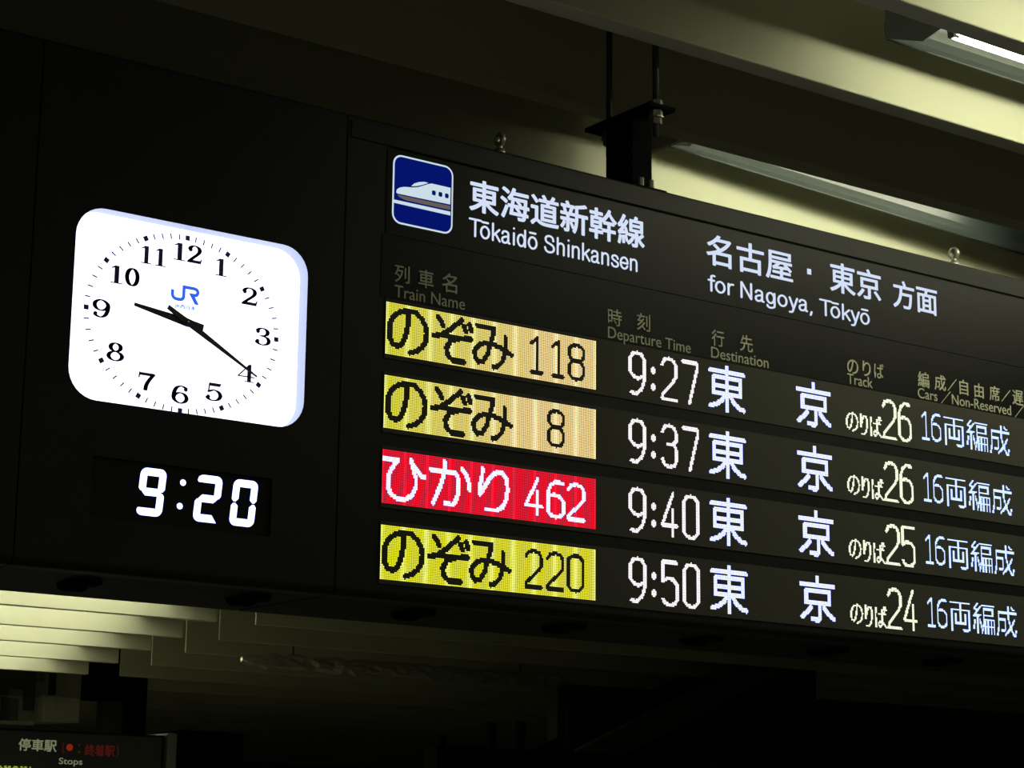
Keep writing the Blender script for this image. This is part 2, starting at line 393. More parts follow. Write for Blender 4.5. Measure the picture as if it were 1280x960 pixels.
def latch(parent, x):
    bm = bmesh.new(); zb = Z0 + VB * S
    box(bm, x - .03, x + .03, .12, .17, zb - .012, zb + .002, bev=.003)
    extrude_yz(bm, [(.17, zb + .001), (.17, zb - .012), (.19, zb - .018), (.22, zb - .018), (.24, zb - .010), (.245, zb + .001)], x - .022, x + .022)
    obj('latch', bm, M_gap, parent)
def housing(parent, u0, u1):
    boxobj('housing', M_side, parent, u0 * S + .001, u1 * S - .001, .05, DEP, Z0 + VB * S + .0005, Z0 + VT * S - .0005, bev=.004)
def eye(parent, x, y=.03):
    zt = Z0 + VT * S
    bm = bmesh.new(); cyl(bm, (x, y, zt - .002), (x, y, zt + .014), .015, 16); cyl(bm, (x, y, zt + .01), (x, y, zt + .028), .008, 10)
    n, r, q = 20, .0135, .0065
    rings = []
    for i in range(n):
        a = 2 * math.pi * i / n; ring = []
        for j in range(8):
            b = 2 * math.pi * j / 8; rr = r + q * math.cos(b)
            ring.append(bm.verts.new((x + q * math.sin(b) * 1.2, y + rr * math.cos(a), zt + .040 + rr * math.sin(a))))
        rings.append(ring)
    for i in range(n):
        for j in range(8):
            bm.faces.new((rings[i][j], rings[(i + 1) % n][j], rings[(i + 1) % n][(j + 1) % 8], rings[i][(j + 1) % 8]))
    bmesh.ops.recalc_face_normals(bm, faces=bm.faces[:])
    obj('lifting_eye', bm, M_bolt, parent, True)

# ---- left blank cabinet (a sliver at the left edge)
UL, UM = -225.6, -30.0
t = thing('blank_cabinet', 'plain black cabinet section at the far left edge, left of the clock section', 'cabinet', (-1.3, .2, Z0 + VB * S), 'black hanging cabinet sections')
shell(t, -430, UL - .5); housing(t, -430, UL - .5)

# ---- clock cabinet
OPEN = rrect(-200.8, -54.2, -85.2, 22.4, 17, 8)
WIN = rrect(-184, -73.2, -148.6, -115.4, 1.2, 3)
t = thing('clock_cabinet', 'black cabinet section with openings for the white clock and the digital time', 'cabinet', ((UL + UM) / 2 * S, .2, Z0 + VB * S), 'black hanging cabinet sections')
shell(t, UL + .5, UM - .5, (OPEN, WIN)); housing(t, UL + .5, UM - .5)
bm = bmesh.new()
a = [bm.verts.new(P(u, v, .0002)) for u, v in WIN]; b = [bm.verts.new(P(u, v, .008)) for u, v in WIN]
for i in range(len(a)): bm.faces.new((a[i], a[(i + 1) % len(a)], b[(i + 1) % len(a)], b[i]))
obj('window_lip', bm, M_gap, t)
for x in (-.67, -.245): latch(t, x)

# ---- analogue clock
DY = .037
ck = thing('analog_clock', 'backlit white rounded-rectangle clock with black numerals and hands', 'clock', P(-127.5, -85, DY))
bm = bmesh.new(); poly(bm, rrect(-201.5, -53.5, -86, 23, 17.5, 8), DY + .004, .004)
dial = obj('dial', bm, M_dial, ck)
bm = bmesh.new()
a = [bm.verts.new(P(u, v, .0005)) for u, v in OPEN]; b = [bm.verts.new(P(u, v, DY + .002)) for u, v in OPEN]
for i in range(len(a)): bm.faces.new((a[i], b[i], b[(i + 1) % len(a)], a[(i + 1) % len(a)]))
obj('rim', bm, M_rim, ck)
CX, CY, RX, RY = -128.5, -32.1, 59.8, 50.0
def dialp(ang, k=1.0):
    a_ = math.radians(ang); s_, c_ = math.sin(a_), math.cos(a_)
    r = 1 / math.sqrt((s_ / RX) ** 2 + (c_ / RY) ** 2)
    return CX + (r + k) * s_, CY + (r + k) * c_
TK = .0006
for mi in range(60):
    ang = mi * 6; a_ = math.radians(ang); d = (math.sin(a_), math.cos(a_)); n_ = (d[1], -d[0]); cx, cy = dialp(ang, 0)
    hw, hl = (1.35, 1.45) if mi % 5 == 0 else (.36, 1.6)
    bm = bmesh.new()
    poly(bm, [(cx + n_[0] * hw * p + d[0] * hl * q, cy + n_[1] * hw * p + d[1] * hl * q) for p, q in ((-1, -1), (1, -1), (1, 1), (-1, 1))], DY, TK)
    obj('hour_marker' if mi % 5 == 0 else 'minute_mark', bm, M_ink if mi % 5 == 0 else M_ink2, dial)
def ell(cx, cy, rx, ry, n=28, a0=0, a1=360): return [(cx + rx * math.cos(math.radians(a0 + (a1 - a0) * i / n)), cy + ry * math.sin(math.radians(a0 + (a1 - a0) * i / n))) for i in range(n + 1)]
# numerals: (kind, data...) on unit box y up; 'p' = pen path, 'b' = ball, 'q' = polygon, 't' = thin pen
NUM = {
'1': [('q', [(.38, .02), (.67, .02), (.67, .98), (.38, .98)]), ('q', [(.18, .80), (.42, .86), (.42, .98)]), ('q', [(.18, .80), (.42, .98), (.18, .85)]), ('q', [(.16, 0), (.90, 0), (.90, .055), (.16, .055)])],
'2': [('b', .2, .73, .1), ('p', [(.15, .76), (.24, .90), (.46, .97), (.70, .90), (.78, .74), (.70, .56), (.44, .34), (.22, .16), (.12, .03)]), ('q', [(.06, 0), (.90, 0), (.86, .17), (.30, .17), (.12, .08)]), ('q', [(.78, .1), (.88, .02), (.95, .28), (.89, .28)])],
'3': [('b', .2, .77, .1), ('p', [(.16, .82), (.28, .93), (.46, .97), (.68, .89), (.74, .75), (.66, .60), (.40, .53)]), ('p', [(.40, .53), (.70, .47), (.82, .28), (.72, .10), (.45, .03), (.22, .09), (.14, .2)]), ('b', .19, .22, .1)],
'4': [('t', [(.66, .96), (.05, .30), (.95, .30)]), ('q', [(.57, .03), (.79, .03), (.79, 1), (.68, 1), (.57, .82)]), ('q', [(.42, 0), (.95, 0), (.95, .055), (.42, .055)])],
'5': [('q', [(.20, .82), (.78, .82), (.86, 1), (.24, 1)]), ('t', [(.23, .96), (.18, .48)]), ('p', [(.20, .50), (.44, .61), (.70, .54), (.82, .33), (.70, .10), (.42, .03), (.20, .09), (.13, .2)]), ('b', .18, .22, .1)],
'6': [('b', .77, .80, .09), ('p', [(.78, .88), (.55, .97), (.30, .86), (.17, .52), (.20, .2), (.48, .03), (.74, .12), (.83, .32), (.72, .53), (.48, .60), (.26, .50), (.18, .36)])],
'7': [('q', [(.10, .82), (.80, .82), (.92, .98), (.10, .98)]), ('t', [(.11, .97), (.08, .70)]), ('p', [(.86, .92), (.60, .55), (.48, .28), (.45, .04)])],
'8': [('p', ell(.5, .75, .25, .22)), ('p', ell(.5, .27, .33, .245))],
'9': [('b', .23, .20, .09), ('p', [(.22, .12), (.45, .03), (.70, .14), (.83, .48), (.80, .8), (.52, .97), (.26, .88), (.17, .68), (.28, .47), (.52, .40), (.74, .50), (.82, .64)])],
'0': [('p', ell(.5, .5, .33, .47))],
}
def numeral(s_, cx, cy, w, h):
    bm = bmesh.new(); n = len(s_); cw = w / n
    y = DY
    for i, ch in enumerate(s_):
        ox = cx - w / 2 + i * cw
        f = lambda p: (ox + p[0] * cw, cy - h / 2 + p[1] * h)
        for it in NUM[ch]:
            y_ = y
            if it[0] == 'p': nib(bm, [f(q) for q in smooth(it[1], 5)], 1.30, .34, y_, TK)
            elif it[0] == 't': nib(bm, [f(q) for q in it[1]], .42, .34, y_, TK)
            elif it[0] == 'b':
                q = f(it[1:3]); poly(bm, [(q[0] + 1.25 * math.cos(k * math.pi / 7), q[1] + 1.15 * math.sin(k * math.pi / 7)) for k in range(14)], y_, TK)
            else: poly(bm, [f(q) for q in it[1]], y_, TK)
    return obj('numeral', bm, M_ink, dial)
for s_, cx, cy, w in (('12', -128.3, 9.2, 20), ('11', -149.5, 3.7, 17.5), ('1', -106.6, 4.6, 9.6), ('2', -87.0, -9.4, 11.4), ('3', -77.3, -31.8, 11.8), ('4', -87.6, -54.7, 11.4),
                      ('5', -107.4, -68.6, 12), ('6', -128.8, -72.9, 12.2), ('7', -149.8, -68.5, 11.4), ('8', -169.5, -54.5, 12.2), ('9', -179.4, -31.5, 12.2), ('10', -166.5, -10.7, 19.4)):
    numeral(s_, cx, cy, w, 10.4)
# blue emblem and small lettering above the hub
bm = bmesh.new()
def band(bm, pts, hw, y=DY, th=TK):
    for i in range(len(pts) - 1):
        (x0, y0), (x1, y1) = pts[i], pts[i + 1]; L = math.hypot(x1 - x0, y1 - y0); nx, ny = -(y1 - y0) / L * hw, (x1 - x0) / L * hw
        poly(bm, [(x0 - nx, y0 - ny), (x1 - nx, y1 - ny), (x1 + nx, y1 + ny), (x0 + nx, y0 + ny)], y, th)
        if 0 < i: poly(bm, [(x0 + hw * math.cos(k * math.pi / 6), y0 + hw * math.sin(k * math.pi / 6)) for k in range(12)], y, th)
band(bm, [(-136.5, -13.4), (-136.5, -16.2), (-136.1, -17.5), (-135, -18.3), (-133, -18.6), (-131, -18.5), (-129.9, -17.8), (-129.4, -16.8), (-129.4, -10.9)], .95)
band(bm, [(-130.35, -10.9), (-123, -10.9), (-121.3, -11.3), (-120.6, -12.3), (-120.6, -13.4), (-121.3, -14.5), (-122.6, -14.8), (-124.6, -14.8)], .95)
poly(bm, [(-126.2, -13.9), (-123.4, -13.9), (-119.6, -20.0), (-122.2, -20.0)], DY, TK)
obj('emblem', bm, M_logo, dial)
lettering('company_lettering', 'JR西日本', -134.8, -121.6, -24.0, -21.2, M_logo2, dial, y=DY, bold=.02)
# hands
HX, HY = -127.6, -31.6
def hand(name, tip, tail, wt, w0, wb, y):
    dx, dy = tip[0] - HX, tip[1] - HY; L = math.hypot(dx, dy); d = (dx / L, dy / L); n_ = (-d[1], d[0])
    T = math.hypot(tail[0] - HX, tail[1] - HY)
    pts = [(L, wt), (0, w0), (-T * .35, w0 * .85), (-T, wb)]
    ring = [(HX + d[0] * a + n_[0] * w, HY + d[1] * a + n_[1] * w) for a, w in pts] + [(HX + d[0] * a - n_[0] * w, HY + d[1] * a - n_[1] * w) for a, w in pts[::-1]]
    bm = bmesh.new(); poly(bm, ring, y, .0012); return obj(name, bm, M_hand, ck)
hand('hour_hand', (-160.5, -26.3), (-117.0, -32.9), .95, 2.5, 2.0, .030)
hand('minute_hand', (-82.0, -56.6), (-139.8, -24.0), .5, 1.9, 1.35, .0265)
bm = bmesh.new(); cyl(bm, P(HX, HY, DY + .001), P(HX, HY, .031), .006, 14); cyl(bm, P(HX, HY, .031), P(HX, HY, .022), .0042, 14)
obj('hub', bm, M_hand, ck, False)
bm = bmesh.new(); cyl(bm, P(HX, HY, .0221), P(HX, HY, .0205), .0024, 12); obj('hub_cap', bm, M_hub, ck)

# ---- digital clock
WY = .008
dc = thing('digital_clock', 'digital clock window showing 9:20 in glowing blue-white segment digits', 'clock', P(-128.6, -148.6, WY))
bm = bmesh.new(); poly(bm, rrect(-184.2, -73, -148.8, -115.2, 1, 2), WY + .004, .004); obj('window_pane', bm, mat('smoked_pane', (.010, .010, .0095), rough=.5, spec=.06), dc)
w, h, tt = 15.6, 26.3, 4.2
def segs():
    H = h / 2
    up = [(0, 3.6), (.3, 2.3), (.9, 1.3), (tt - .1, tt + .25), (tt - .1, H - 2.0), (2.3, H - .35), (1.1, H - .5), (0, H - 1.9)]
    A = [(1.0, 1.15), (2.2, .3), (3.6, 0), (w - 3.6, 0), (w - 2.2, .3), (w - 1.0, 1.15), (w - tt + .1, tt), (tt - .1, tt)]
    mx = lambda L: [(w - x, y) for x, y in L]; my = lambda L: [(x, h - y) for x, y in L]
    G = [(2.0, H), (tt, H - 2.1), (w - tt, H - 2.1), (w - 2.0, H), (w - tt, H + 2.1), (tt, H + 2.1)]
    AL = [(.4, 2.6), (.9, 1.15), (2.2, .3), (3.6, 0), (w - 3.6, 0), (w - 2.2, .3), (w - 1.0, 1.15), (w - tt + .1, tt), (1.2, tt), (.5, 3.6)]
    return {'l': AL, 'm': my(AL), 'a': A, 'f': up, 'b': mx(up), 'e': my(up), 'c': mx(my(up)), 'd': my(A), 'g': G,
            'k': [(w - tt - .2, h - tt), (w + .2 - 1.3, h), (3.6, h), (2.2, h - .3), (1, h - 1.15), (tt - .1, h - tt)]}
SG = segs()
for ch, u0 in (('abcmfg', -154.0), ('lbgek', -119.3), ('abcdef', -96.6)):
    bm = bmesh.new()
    for s_ in ch:
        poly(bm, [(u0 + x - 2.35 * y / h, -117.9 - y) for x, y in SG[s_]], WY, .0008)
    obj('digit', bm, M_digit, dc)
for cu, cv in ((-128.4, -123.7), (-129.8, -136.9)):
    bm = bmesh.new(); poly(bm, [(cu + 1.75 * math.cos(k * math.pi / 9), cv + 1.75 * math.sin(k * math.pi / 9)) for k in range(18)], WY, .0008)
    obj('colon_dot', bm, M_digit, dc)

# ---- departure board
UR = 800
db = thing('departure_board', 'long black hanging departure board with lit headings and four rows of LED train times', 'sign', ((UM + UR) / 2 * S, .2, Z0 + VB * S))
shell(db, UM + .5, UR); housing(db, UM + .5, UR)
for x in (.215, .68, 1.15, 1.62, 2.09, 2.56): latch(db, x)
eye(db, .352); eye(db, 2.035)
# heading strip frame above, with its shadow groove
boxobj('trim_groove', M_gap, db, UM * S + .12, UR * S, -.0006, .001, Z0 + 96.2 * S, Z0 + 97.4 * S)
boxobj('top_trim', M_panel, db, UM * S + .01, UR * S, -.003, .001, Z0 + 97.4 * S, Z0 + 108 * S, bev=.001)
# header signs
LAT = {
'T': (.70, [[(.03, 1), (.65, 1)], [(.34, 1), (.34, 0)]]), 'o': (.64, [[(.29 + .225 * math.cos(a * math.pi / 12), .365 + .31 * math.sin(a * math.pi / 12)) for a in range(25)]]),
'k': (.55, [[(.09, 0), (.09, 1)], [(.45, .67), (.10, .30)], [(.23, .43), (.48, 0)]]),
'a': (.61, [[(.08, .53), (.12, .63), (.24, .675), (.36, .64), (.41, .54), (.41, .16), (.43, .07), (.49, .055)], [(.41, .42), (.22, .37), (.10, .30), (.07, .19), (.11, .08), (.22, .05), (.34, .1), (.41, .22)]]),
'i': (.28, [[(.12, 0), (.12, .67)], [(.12, .925), (.12, .935)]]), 'd': (.63, [[(.26 + .195 * math.cos(a * math.pi / 12), .365 + .31 * math.sin(a * math.pi / 12)) for a in range(25)], [(.48, 0), (.48, 1)]]),
'S': (.72, [[(.55, .70), (.50, .87), (.33, .945), (.15, .88), (.10, .74), (.16, .60), (.35, .52), (.53, .43), (.59, .27), (.52, .12), (.33, .055), (.14, .12), (.07, .29)]]),
'h': (.61, [[(.09, 0), (.09, 1)], [(.09, .46), (.14, .60), (.27, .675), (.40, .63), (.45, .50), (.45, .3), (.45, 0)]]), 'n': (.61, [[(.09, 0), (.09, .67)], [(.09, .46), (.14, .60), (.27, .675), (.40, .63), (.45, .50), (.45, .3), (.45, 0)]]),
's': (.54, [[(.43, .52), (.38, .63), (.25, .675), (.12, .63), (.09, .52), (.15, .43), (.32, .35), (.43, .27), (.44, .16), (.37, .07), (.25, .05), (.12, .09), (.07, .20)]]),
'e': (.60, [[(.08, .36), (.49, .36), (.47, .53), (.39, .64), (.28, .675), (.14, .60), (.075, .44), (.075, .28), (.14, .12), (.28, .05), (.41, .10), (.48, .22)]]),
'f': (.34, [[(.33, .93), (.24, .94), (.18, .90), (.16, .80), (.16, 0)], [(.02, .66), (.31, .66)]]), 'r': (.38, [[(.09, 0), (.09, .67)], [(.09, .44), (.14, .58), (.24, .66), (.34, .665)]]),
'N': (.80, [[(.10, 0), (.10, 1)], [(.12, .93), (.60, .07)], [(.62, 0), (.62, 1)]]),
'g': (.63, [[(.26 + .195 * math.cos(a * math.pi / 12), .375 + .30 * math.sin(a * math.pi / 12)) for a in range(25)], [(.48, .67), (.48, -.02), (.43, -.14), (.27, -.20), (.13, -.16), (.09, -.07)]]),
'y': (.53, [[(.05, .67), (.26, .06)], [(.47, .67), (.24, -.04), (.18, -.17), (.05, -.19)]]), ',': (.30, [[(.13, .06), (.13, .0), (.08, -.12)]]), ' ': (.30, []),
}
def pen_text(text, u0, u1, vb, cap, parent, hw=.054):
    segs_, x, wi = [], 0.0, 0
    for i, ch in enumerate(text):
        base = {'ō': 'o'}.get(ch, ch); adv, st_ = LAT[base]
        if i and text[i - 1] == 'T': x -= .10
        for q in st_:
            closed = len(q) > 20
            q = [(px_, {0: hw, 1: 1 - hw}.get(py_, py_)) for px_, py_ in q]
            corner = base in 'TNky' or len(q) < 3
            if base == 'e': q = [q[0]] + smooth(q[1:], 4)
            elif not corner and not closed: q = smooth(q, 4)
            if base == 'y' and len(q) > 3: q = [q[0]] + smooth(q[1:], 4)
            segs_.append((wi, [(x + a, b) for a, b in q]))
        if ch == 'ō': segs_.append((wi, [(x + .13, .90), (x + .45, .90)]))
        wi += ch == ' '
        x += adv
    xs = [a for _, q in segs_ for a, b in q]; lo, hi = min(xs) - hw, max(xs) + hw; k = (u1 - u0) / (hi - lo)
    for w_i in range(wi + 1):                                           # one object per word
        bm = bmesh.new()
        for wj, q in segs_:
            if wj == w_i: nib(bm, [(u0 + (a - lo) * k, vb + b * cap) for a, b in q], hw * k, hw * cap, Y1, .0008)
        obj('lettering', bm, M_sign, parent)
Y1 = -.0018
def signplate(u0, u1, v0, v1): return boxobj('heading_panel', M_glass, db, u0 * S, u1 * S, -.0016, .001, Z0 + v0 * S, Z0 + v1 * S, bev=.0005)
hp = signplate(-1.5, 243, 42, 95.6)
lettering('lettering', '東海道新幹線', 59.2, 200.7, 67.9, 89.4, M_sign, hp, Y1, bold=.022)
pen_text('Tōkaidō Shinkansen', 59.2, 194.6, 51.5, 12.0, hp)
hp2 = signplate(242.8, 640, 42, 95.6)
lettering('lettering', '名古屋', 254.6, 334.5, 67.7, 89.4, M_sign, hp2, Y1, bold=.016)
bm = bmesh.new(); poly(bm, [(348.3, 76.9), (352.1, 76.9), (352.1, 80.9), (348.3, 80.9)], Y1, .0008); obj('lettering', bm, M_sign, hp2)
lettering('lettering', '東京', 370.2, 421.2, 68.3, 90.6, M_sign, hp2, Y1, bold=.016)
lettering('lettering', '方面', 433.4, 479.6, 67.2, 88.0, M_sign, hp2, Y1, bold=.016)
pen_text('for Nagoya, Tōkyō', 255.6, 409.0, 49.2, 12.0, hp2)
# train pictogram
pc = obj('pictogram', (lambda b_: (poly(b_, rrect(2.6, 47.0, 49.6, 93.2, 6.2, 6), Y1, .0004), b_)[1])(bmesh.new()), M_pic, hp)
def pic(name, pts, M, th): bm = bmesh.new(); poly(bm, pts, Y1, th); return obj(name, bm, M, pc)
pic('blue_field', rrect(3.7, 45.9, 50.7, 92.1, 5.2, 6), M_blue, .0007)
pic('train_body', [(5.2, 69.0), (5.6, 70.8), (7.6, 72.4), (10.9, 73.5), (16.9, 74.3), (21.0, 75.3), (25.6, 77.3), (29.0, 79.0), (31, 79.6), (45.0, 79.6), (45.0, 68.9), (19.1, 68.5), (6.0, 68.4)], M_pic, .0010)
pic('train_windscreen', [(16.0, 75.1), (18.2, 77.1), (21.6, 78.7), (25.6, 79.6), (28.4, 79.5), (27.0, 78.7), (23.6, 77.2), (20.3, 75.9), (16.9, 75.1)], M_pic, .0010)
for a_, b_ in ((31.2, 34.0), (36.1, 38.9), (40.9, 43.6)): pic('train_window', rrect(a_, b_, 72.4, 75.4, .8, 3), M_blue, .0013)
pic('train_skirt', [(5.8, 67.7), (19.1, 67.7), (45.0, 68.0), (45.0, 65.4), (25.9, 65.3), (12.5, 65.3), (7.8, 66.2)], M_picgrey, .0010)
pic('track', [(3.4, 64.1), (45.2, 64.3), (45.2, 61.9), (3.4, 62.1)], M_pic, .0010)
# column headings
hd = boxobj('column_heading_panel', M_glass, db, -4 * S, 620 * S, -.0012, .001, Z0 + 2.6 * S, Z0 + 41.4 * S, bev=.0004)
Y2 = -.0013
def heading(chars, latin, l0, l1, vb=3.9):
    for ch, a_, b_, c_, d_ in chars: lettering('heading_character', ch, a_, b_, c_, d_, M_print, hd, Y2, bold=.008)
    lettering('heading_words', latin, l0, l1, vb, vb + 7.4, M_print, hd, Y2, ref='T')
heading([('列', 5.4, 16.2, 13.2, 24.2), ('車', 22.6, 33.9, 12.9, 24.2), ('名', 39.9, 51.2, 12.8, 25.0)], 'Train Name', 5.8, 57.4)
heading([('時', 169.6, 181.2, 12.4, 23.6), ('刻', 193.8, 205.1, 12.8, 24.6)], 'Departure Time', 169.9, 240.2)
heading([('行', 258.6, 269.8, 12.2, 23.4), ('先', 284.2, 295.8, 12.4, 23.8)], 'Destination', 258.2, 310.2)
heading([('の', 385.2, 396.2, 11.4, 21.8), ('り', 400.4, 408.6, 11.6, 22.6), ('ば', 412.0, 421.6, 11.8, 22.8)], 'Track', 385.3, 410.3)
heading([('編', 456.6, 468.4, 11.8, 23.2), ('成', 474.0, 486.0, 11.8, 23.4), ('／', 487.6, 497.6, 12.6, 22.6), ('自', 500.4, 509.8, 12.0, 23.4), ('由', 516.6, 526.6, 12.0, 23.0), ('席', 533.0, 544.2, 12.0, 23.4), ('／', 546.0, 556.4, 12.6, 22.6), ('遅', 558.6, 570.4, 12.2, 23.6)],
        'Cars ／Non-Reserved ／Delay', 456.4, 597.0, 3.4)

# LED rows
PITCH = 44.7712
WHITE = (1.35, 1.27, 1.33); BLUEW = (1.15, 1.25, 2.6); TRACKW = (1.3, 1.38, 1.05); CARW = (1.0, 1.3, 2.3)
def clampc(c_): return c_
def text_digits(mk, s_, cells, y0, y1, rx, ry=None):
    for ch, (a_, b_) in zip(s_, cells): draw(mk, fit(DG[ch], a_, b_, y0, y1), rx, ry)
rows = [('118', '9:27', '26'), ('  8', '9:37', '26'), ('462', '9:40', '25'), ('220', '9:50', '24')]
nm = ['topmost', 'second', 'third', 'bottom']
for k, (num_, tm, tr) in enumerate(rows):
    vt = -PITCH * k
    row = boxobj('led_row', M_row, db, -.6 * S, 640 * S, -.002, .001, Z0 + (vt - 34.6) * S, Z0 + (vt + 2.2) * S, bev=.0004)
    YL = -.0024
    # name plate 160 x 32
    mk = mask(160, 32)
    if k == 2:
        for g_ in ('hi', 'ka', 'ri'): draw(mk, NAME[g_], 1.45, 1.45)
        for ch, (a_, b_) in zip(num_, ((105.6, 117.6), (122.4, 134.6), (138.4, 150.4))): draw(mk, fit(DG[ch], a_, b_, 5.2, 27.4), 1.15, 1.2)
        bgc = lambda c_, r_: np.array((1.15, .012, .045)) * (1.0 + (.5 if c_ % 16 in (15, 0) else 0))
        leds('train_name_background', ~mk, 0, vt, bgc, row, YL, .76)
        leds('train_name_letters', mk, 0, vt, lambda c_, r_: (1.35, 1.4, 2.6), row, YL, .84)
    else:
        for g_ in ('no', 'zo', 'mi'): draw(mk, NAME[g_], 1.9 if g_ != 'mi' else 1.75, 1.65)
        cells = ((105.8, 117.4), (122.4, 134.2), (138.4, 149.8))
        if k == 1: draw(mk, fit(DG['8'], 122.6, 133.8, 5.2, 27.4), 1.15, 1.2)
        else:
            for ch, (a_, b_) in zip(num_, cells):
                if ch == '1': a_, b_ = a_ + 1.4, b_ - .6
                draw(mk, fit(DG[ch], a_, b_, 5.2, 27.4), 1.15, 1.2)
        def bgy(c_, r_, k=k):
            t_ = min(1, max(0, (c_ / 160 - .02) * (1.6 if k == 1 else 1.35)))
            if k == 3: c0, c1 = np.array((.98, 1.0, .03)), np.array((1.0, .96, .05))
            else: c0, c1 = np.array((.95, .92, .07)), np.array((1.15, .86, .36))
            q = c0 * (1 - t_) + c1 * t_
            e = c_ % 16
            w_ = .75 if e in (15, 0) else .4 if e in (14, 1) else .12 if e in (2, 13) else 0
            return q * (1.08 + .38 * w_) + w_ * np.array((.10, .25, .30))
        leds('train_name_background', ~mk, 0, vt, bgy, row, YL, .76)
    # departure time
    mk = mask(64, 32); Y0_, Y1_ = 2.6, 30.0
    text_digits(mk, tm[0], ((3.6, 15.4 + 0),), Y0_, Y1_, 1.2)
    draw(mk, [[(23.0, 11.3), (23.0, 13.5)], [(23.0, 22.2), (23.0, 24.4)]], 1.6, 1.6)
    text_digits(mk, tm[2:], ((30.6, 42.6), (48.6, 61.0)) if tm[3] == '7' else ((30.6, 42.6), (48.6, 60.6)), Y0_, Y1_, 1.2)
    leds('departure_time', mk, 184.6, vt, lambda c_, r_: WHITE, row, YL, .84)
    # destination
    mk = mask(114, 32)
    draw(mk, fit(KANJI['東'], 1.8, 31.4, 1.2, 30.8), 1.7, 1.6); draw(mk, fit(KANJI['京'], 81.6, 111.4, 1.2, 30.8), 1.75, 1.65)
    leds('destination', mk, 255.4, vt, lambda c_, r_: BLUEW, row, YL, .84)
    # track
    mk = mask(70, 32)
    draw(mk, fit(KANJI['の'], 1.0, 11.8, 17.2, 29.2), .78, .78); draw(mk, fit(KANJI['り'], 14.6, 21.0, 16.8, 30.4), .78, .78)
    draw(mk, fit(KANJI['ば'], 24.4, 35.0, 17.2, 30.4), .78, .78)
    text_digits(mk, tr, ((37.6, 49.4), (53.6, 65.2)), 3.0, 30.2, 1.2)
    leds('track_number', mk, 382.6, vt, lambda c_, r_: TRACKW, row, YL, .84)
    # number of cars
    mk = mask(98, 32)
    text_digits(mk, '16', ((1.6, 9.6), (12.6, 21.6)), 6.6, 26.2, .85)
    for ch, a_, b_ in (('両', 25.6, 46.0), ('編', 49.8, 71.6), ('成', 75.0, 95.2)): draw(mk, fit(KANJI[ch], a_, b_, 6.6, 27.4), .8, .8)
    leds('number_of_cars', mk, 457.2, vt, lambda c_, r_: CARW, row, YL, .84)

# ================================================================== HANGER
hg = thing('hanger_bracket', 'black steel hanger with cross plate and two rods holding the departure board', 'bracket', (.84, .105, Z0 + VT * S))
zt = Z0 + VT * S
bm = bmesh.new()
box(bm, .805, .872, .05, .062, zt, 3.562); box(bm, .805, .872, .150, .162, zt, 3.562); box(bm, .833, .845, .062, .150, zt, 3.562)
obj('post', bm, M_steel, hg)
boxobj('top_plate', M_steel, hg, .795, .885, -.035, .245, 3.562, 3.574, bev=.002)
boxobj('foot_plate', M_steel, hg, .78, .90, .02, .19, zt, zt + .01, bev=.002)
for x, y in ((.838, -.008), (.850, .205)):
    bm = bmesh.new(); cyl(bm, (x, y, 3.49), (x, y, CT), .009, 10); obj('rod', bm, M_rod, hg, True)
    bm = bmesh.new(); cyl(bm, (x, y, 3.545), (x, y, 3.562), .019, 6); cyl(bm, (x, y, 3.524), (x, y, 3.541), .017, 6); cyl(bm, (x, y, 3.541), (x, y, 3.545), .022, 14)
    cyl(bm, (x, y, 3.574), (x, y, 3.590), .019, 6); obj('nut', bm, M_bolt, hg)
for x in (.822, .858):
    bm = bmesh.new(); cyl(bm, (x, .035, zt + .01), (x, .035, zt + .035), .008, 6); obj('foot_bolt', bm, M_bolt, hg)

# ================================================================== FAR STOPS SIGN
st = thing('stops_sign', 'far station stops sign at the lower left corner with white and red heading', 'sign', (2.6, 8.0, 1.55))
boxobj('housing', M_side, st, 1.0, 3.60, 8.0, 8.25, 1.55, 2.335, bev=.004)
face = boxobj('face_panel', mat('stops_sign_face', (.05, .05, .042), rough=.5), st, 1.05, 3.58, 7.992, 8.0, 1.57, 2.322, bev=.002)
boxobj('end_frame', mat('grey_frame', (.22, .22, .17), rough=.5), st, 3.602, 3.672, 7.96, 8.25, 1.55, 2.35, bev=.012)
L_ = lambda *a, **k: lettering(*a, org=True, **k)
L_('lettering', '停車駅', 2.632, 2.878, 2.206, 2.279, M_stopprint, face, y=7.991, bold=.02)
L_('lettering', '(', 2.915, 2.928, 2.196, 2.272, M_redprint, face, y=7.991); L_('lettering', ':', 3.018, 3.030, 2.206, 2.262, M_redprint, face, y=7.991)
bm = bmesh.new(); cyl(bm, (2.962, 7.991, 2.237), (2.962, 7.988, 2.237), .021, 18); obj('red_disc', bm, M_reddot, face)
L_('lettering', '終着駅', 3.062, 3.262, 2.192, 2.262, M_redprint, face, y=7.991, bold=.02)
L_('lettering', ')', 3.272, 3.288, 2.188, 2.266, M_redprint, face, y=7.991)
L_('lettering', 'Stops', 2.897, 3.051, 2.136, 2.174, M_stopprint, face, y=7.991, ref='S', bold=.01)
bm = bmesh.new()
for i in range(26):
    for j in range(10):
        if (i * 7 + j * 5 + i * j) % 4 and i % 6 < 5: 
            x, z = 2.50 + i * .0085, 2.108 - j * .0085; box(bm, x, x + .006, 7.988, 7.991, z, z + .006)
o = obj('led_text', bm, M_greenled, face); o['kind'] = 'stuff'
boxobj('control_box', M_gap, st, 3.69, 4.165, 8.0, 8.3, 1.5, 2.376, bev=.008)
for x in (1.2, 2.1):                                                    # the sign hangs from the ceiling
    bm = bmesh.new(); cyl(bm, (x, 8.12, 2.33), (x, 8.12, CT), .02, 10); obj('hanger_pole', bm, M_rod, st)

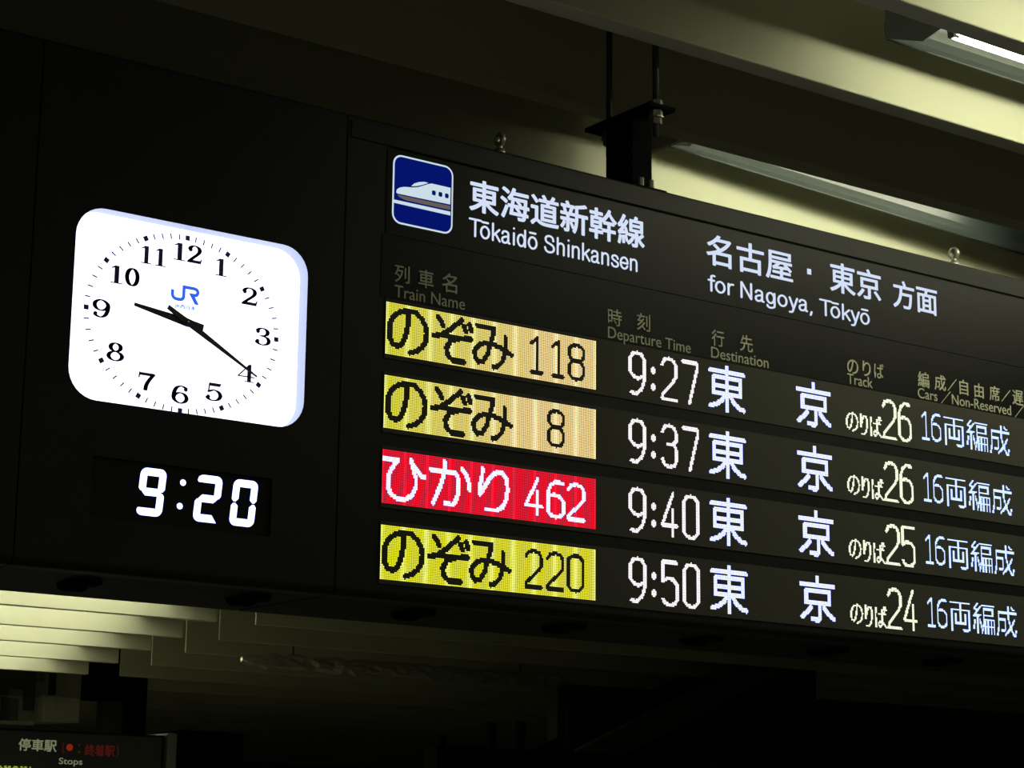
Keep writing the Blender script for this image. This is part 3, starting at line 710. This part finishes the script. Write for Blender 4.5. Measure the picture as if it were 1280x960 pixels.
# ================================================================== OTHER DARK THINGS BEYOND
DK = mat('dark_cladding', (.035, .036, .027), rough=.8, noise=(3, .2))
t = thing('duct', 'pale grey square duct end hanging beyond the far stops sign', 'duct', (8.87, 21.2, 3.24))
boxobj('casing', M_duct, t, 8.645, 9.12, 21.0, 21.8, 3.24, 3.54, bev=.01)
boxobj('flange', M_duct, t, 8.625, 9.14, 21.04, 21.1, 3.225, 3.555, bev=.004)
boxobj('strap', M_rod, t, 8.84, 8.92, 21.3, 21.36, 3.54, CT)
t = thing('hanging_rail', 'dark horizontal frame with uprights at the left edge above the far stops sign', 'rail', (8, 21.3, 3.2))
boxobj('lower_bar', M_duct, t, 5.0, 8.62, 21.25, 21.31, 3.185, 3.225)
boxobj('upper_bar', M_duct, t, 5.0, 8.62, 21.25, 21.31, 3.515, 3.530)
boxobj('upright', DK, t, 8.46, 8.60, 21.2, 21.25, 3.36, CT, bev=.003)
boxobj('upright', DK, t, 8.17, 8.24, 21.2, 21.25, 3.225, 3.515)
boxobj('plate', M_duct, t, 7.9, 8.14, 21.2, 21.24, 3.40, 3.52)
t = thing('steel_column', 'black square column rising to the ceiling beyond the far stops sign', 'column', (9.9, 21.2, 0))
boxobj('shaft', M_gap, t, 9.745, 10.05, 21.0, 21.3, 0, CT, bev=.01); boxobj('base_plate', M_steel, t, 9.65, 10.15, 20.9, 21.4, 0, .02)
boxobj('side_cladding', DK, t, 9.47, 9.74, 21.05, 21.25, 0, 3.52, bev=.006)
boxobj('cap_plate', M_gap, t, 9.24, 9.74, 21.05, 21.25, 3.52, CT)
t = thing('insulated_pipe', 'crinkled silvery insulated pipe running along the dark ceiling slats', 'pipe', (12, 15.6, 3.6))
bm = bmesh.new(); n, ns = 10, 44; rings = []
for i in range(ns):
    x = 8.38 + i * .1; sc_ = .35 if i in (0, ns - 1) else .8 if i == 1 else 1
    rings.append([bm.verts.new((x, 15.6 + sc_ * (.075 + random.uniform(-.02, .02)) * math.cos(2 * math.pi * j / n), 3.615 + sc_ * (.075 + random.uniform(-.025, .025)) * math.sin(2 * math.pi * j / n))) for j in range(n)])
for i in range(ns - 1):
    for j in range(n): bm.faces.new((rings[i][j], rings[i + 1][j], rings[i + 1][(j + 1) % n], rings[i][(j + 1) % n]))
bm.faces.new(rings[0]); bm.faces.new(rings[-1][::-1]); bmesh.ops.recalc_face_normals(bm, faces=bm.faces[:])
obj('wrapping', bm, M_foil, t)
for x in (9, 12):
    bm = bmesh.new(); cyl(bm, (x, 15.6, 3.66), (x, 15.6, CT), .01, 6); obj('strap', bm, M_rod, t)
t = thing('dark_signboard', 'unlit black signboard with stub posts on top, low at the bottom centre', 'sign', (9.9, 12.1, 0))
boxobj('panel', M_gap, t, 8.40, 11.3, 12.0, 12.2, 1.7, 2.60, bev=.01)
for x, zt_ in ((8.52, 2.70), (9.07, 2.84), (9.41, 2.87), (9.98, 3.05)): boxobj('stub_post', M_gap, t, x - .035, x + .035, 12.07, 12.13, 2.60, zt_)
for x in (8.9, 10.8): boxobj('leg', M_gap, t, x - .05, x + .05, 12.05, 12.15, 0, 1.7)
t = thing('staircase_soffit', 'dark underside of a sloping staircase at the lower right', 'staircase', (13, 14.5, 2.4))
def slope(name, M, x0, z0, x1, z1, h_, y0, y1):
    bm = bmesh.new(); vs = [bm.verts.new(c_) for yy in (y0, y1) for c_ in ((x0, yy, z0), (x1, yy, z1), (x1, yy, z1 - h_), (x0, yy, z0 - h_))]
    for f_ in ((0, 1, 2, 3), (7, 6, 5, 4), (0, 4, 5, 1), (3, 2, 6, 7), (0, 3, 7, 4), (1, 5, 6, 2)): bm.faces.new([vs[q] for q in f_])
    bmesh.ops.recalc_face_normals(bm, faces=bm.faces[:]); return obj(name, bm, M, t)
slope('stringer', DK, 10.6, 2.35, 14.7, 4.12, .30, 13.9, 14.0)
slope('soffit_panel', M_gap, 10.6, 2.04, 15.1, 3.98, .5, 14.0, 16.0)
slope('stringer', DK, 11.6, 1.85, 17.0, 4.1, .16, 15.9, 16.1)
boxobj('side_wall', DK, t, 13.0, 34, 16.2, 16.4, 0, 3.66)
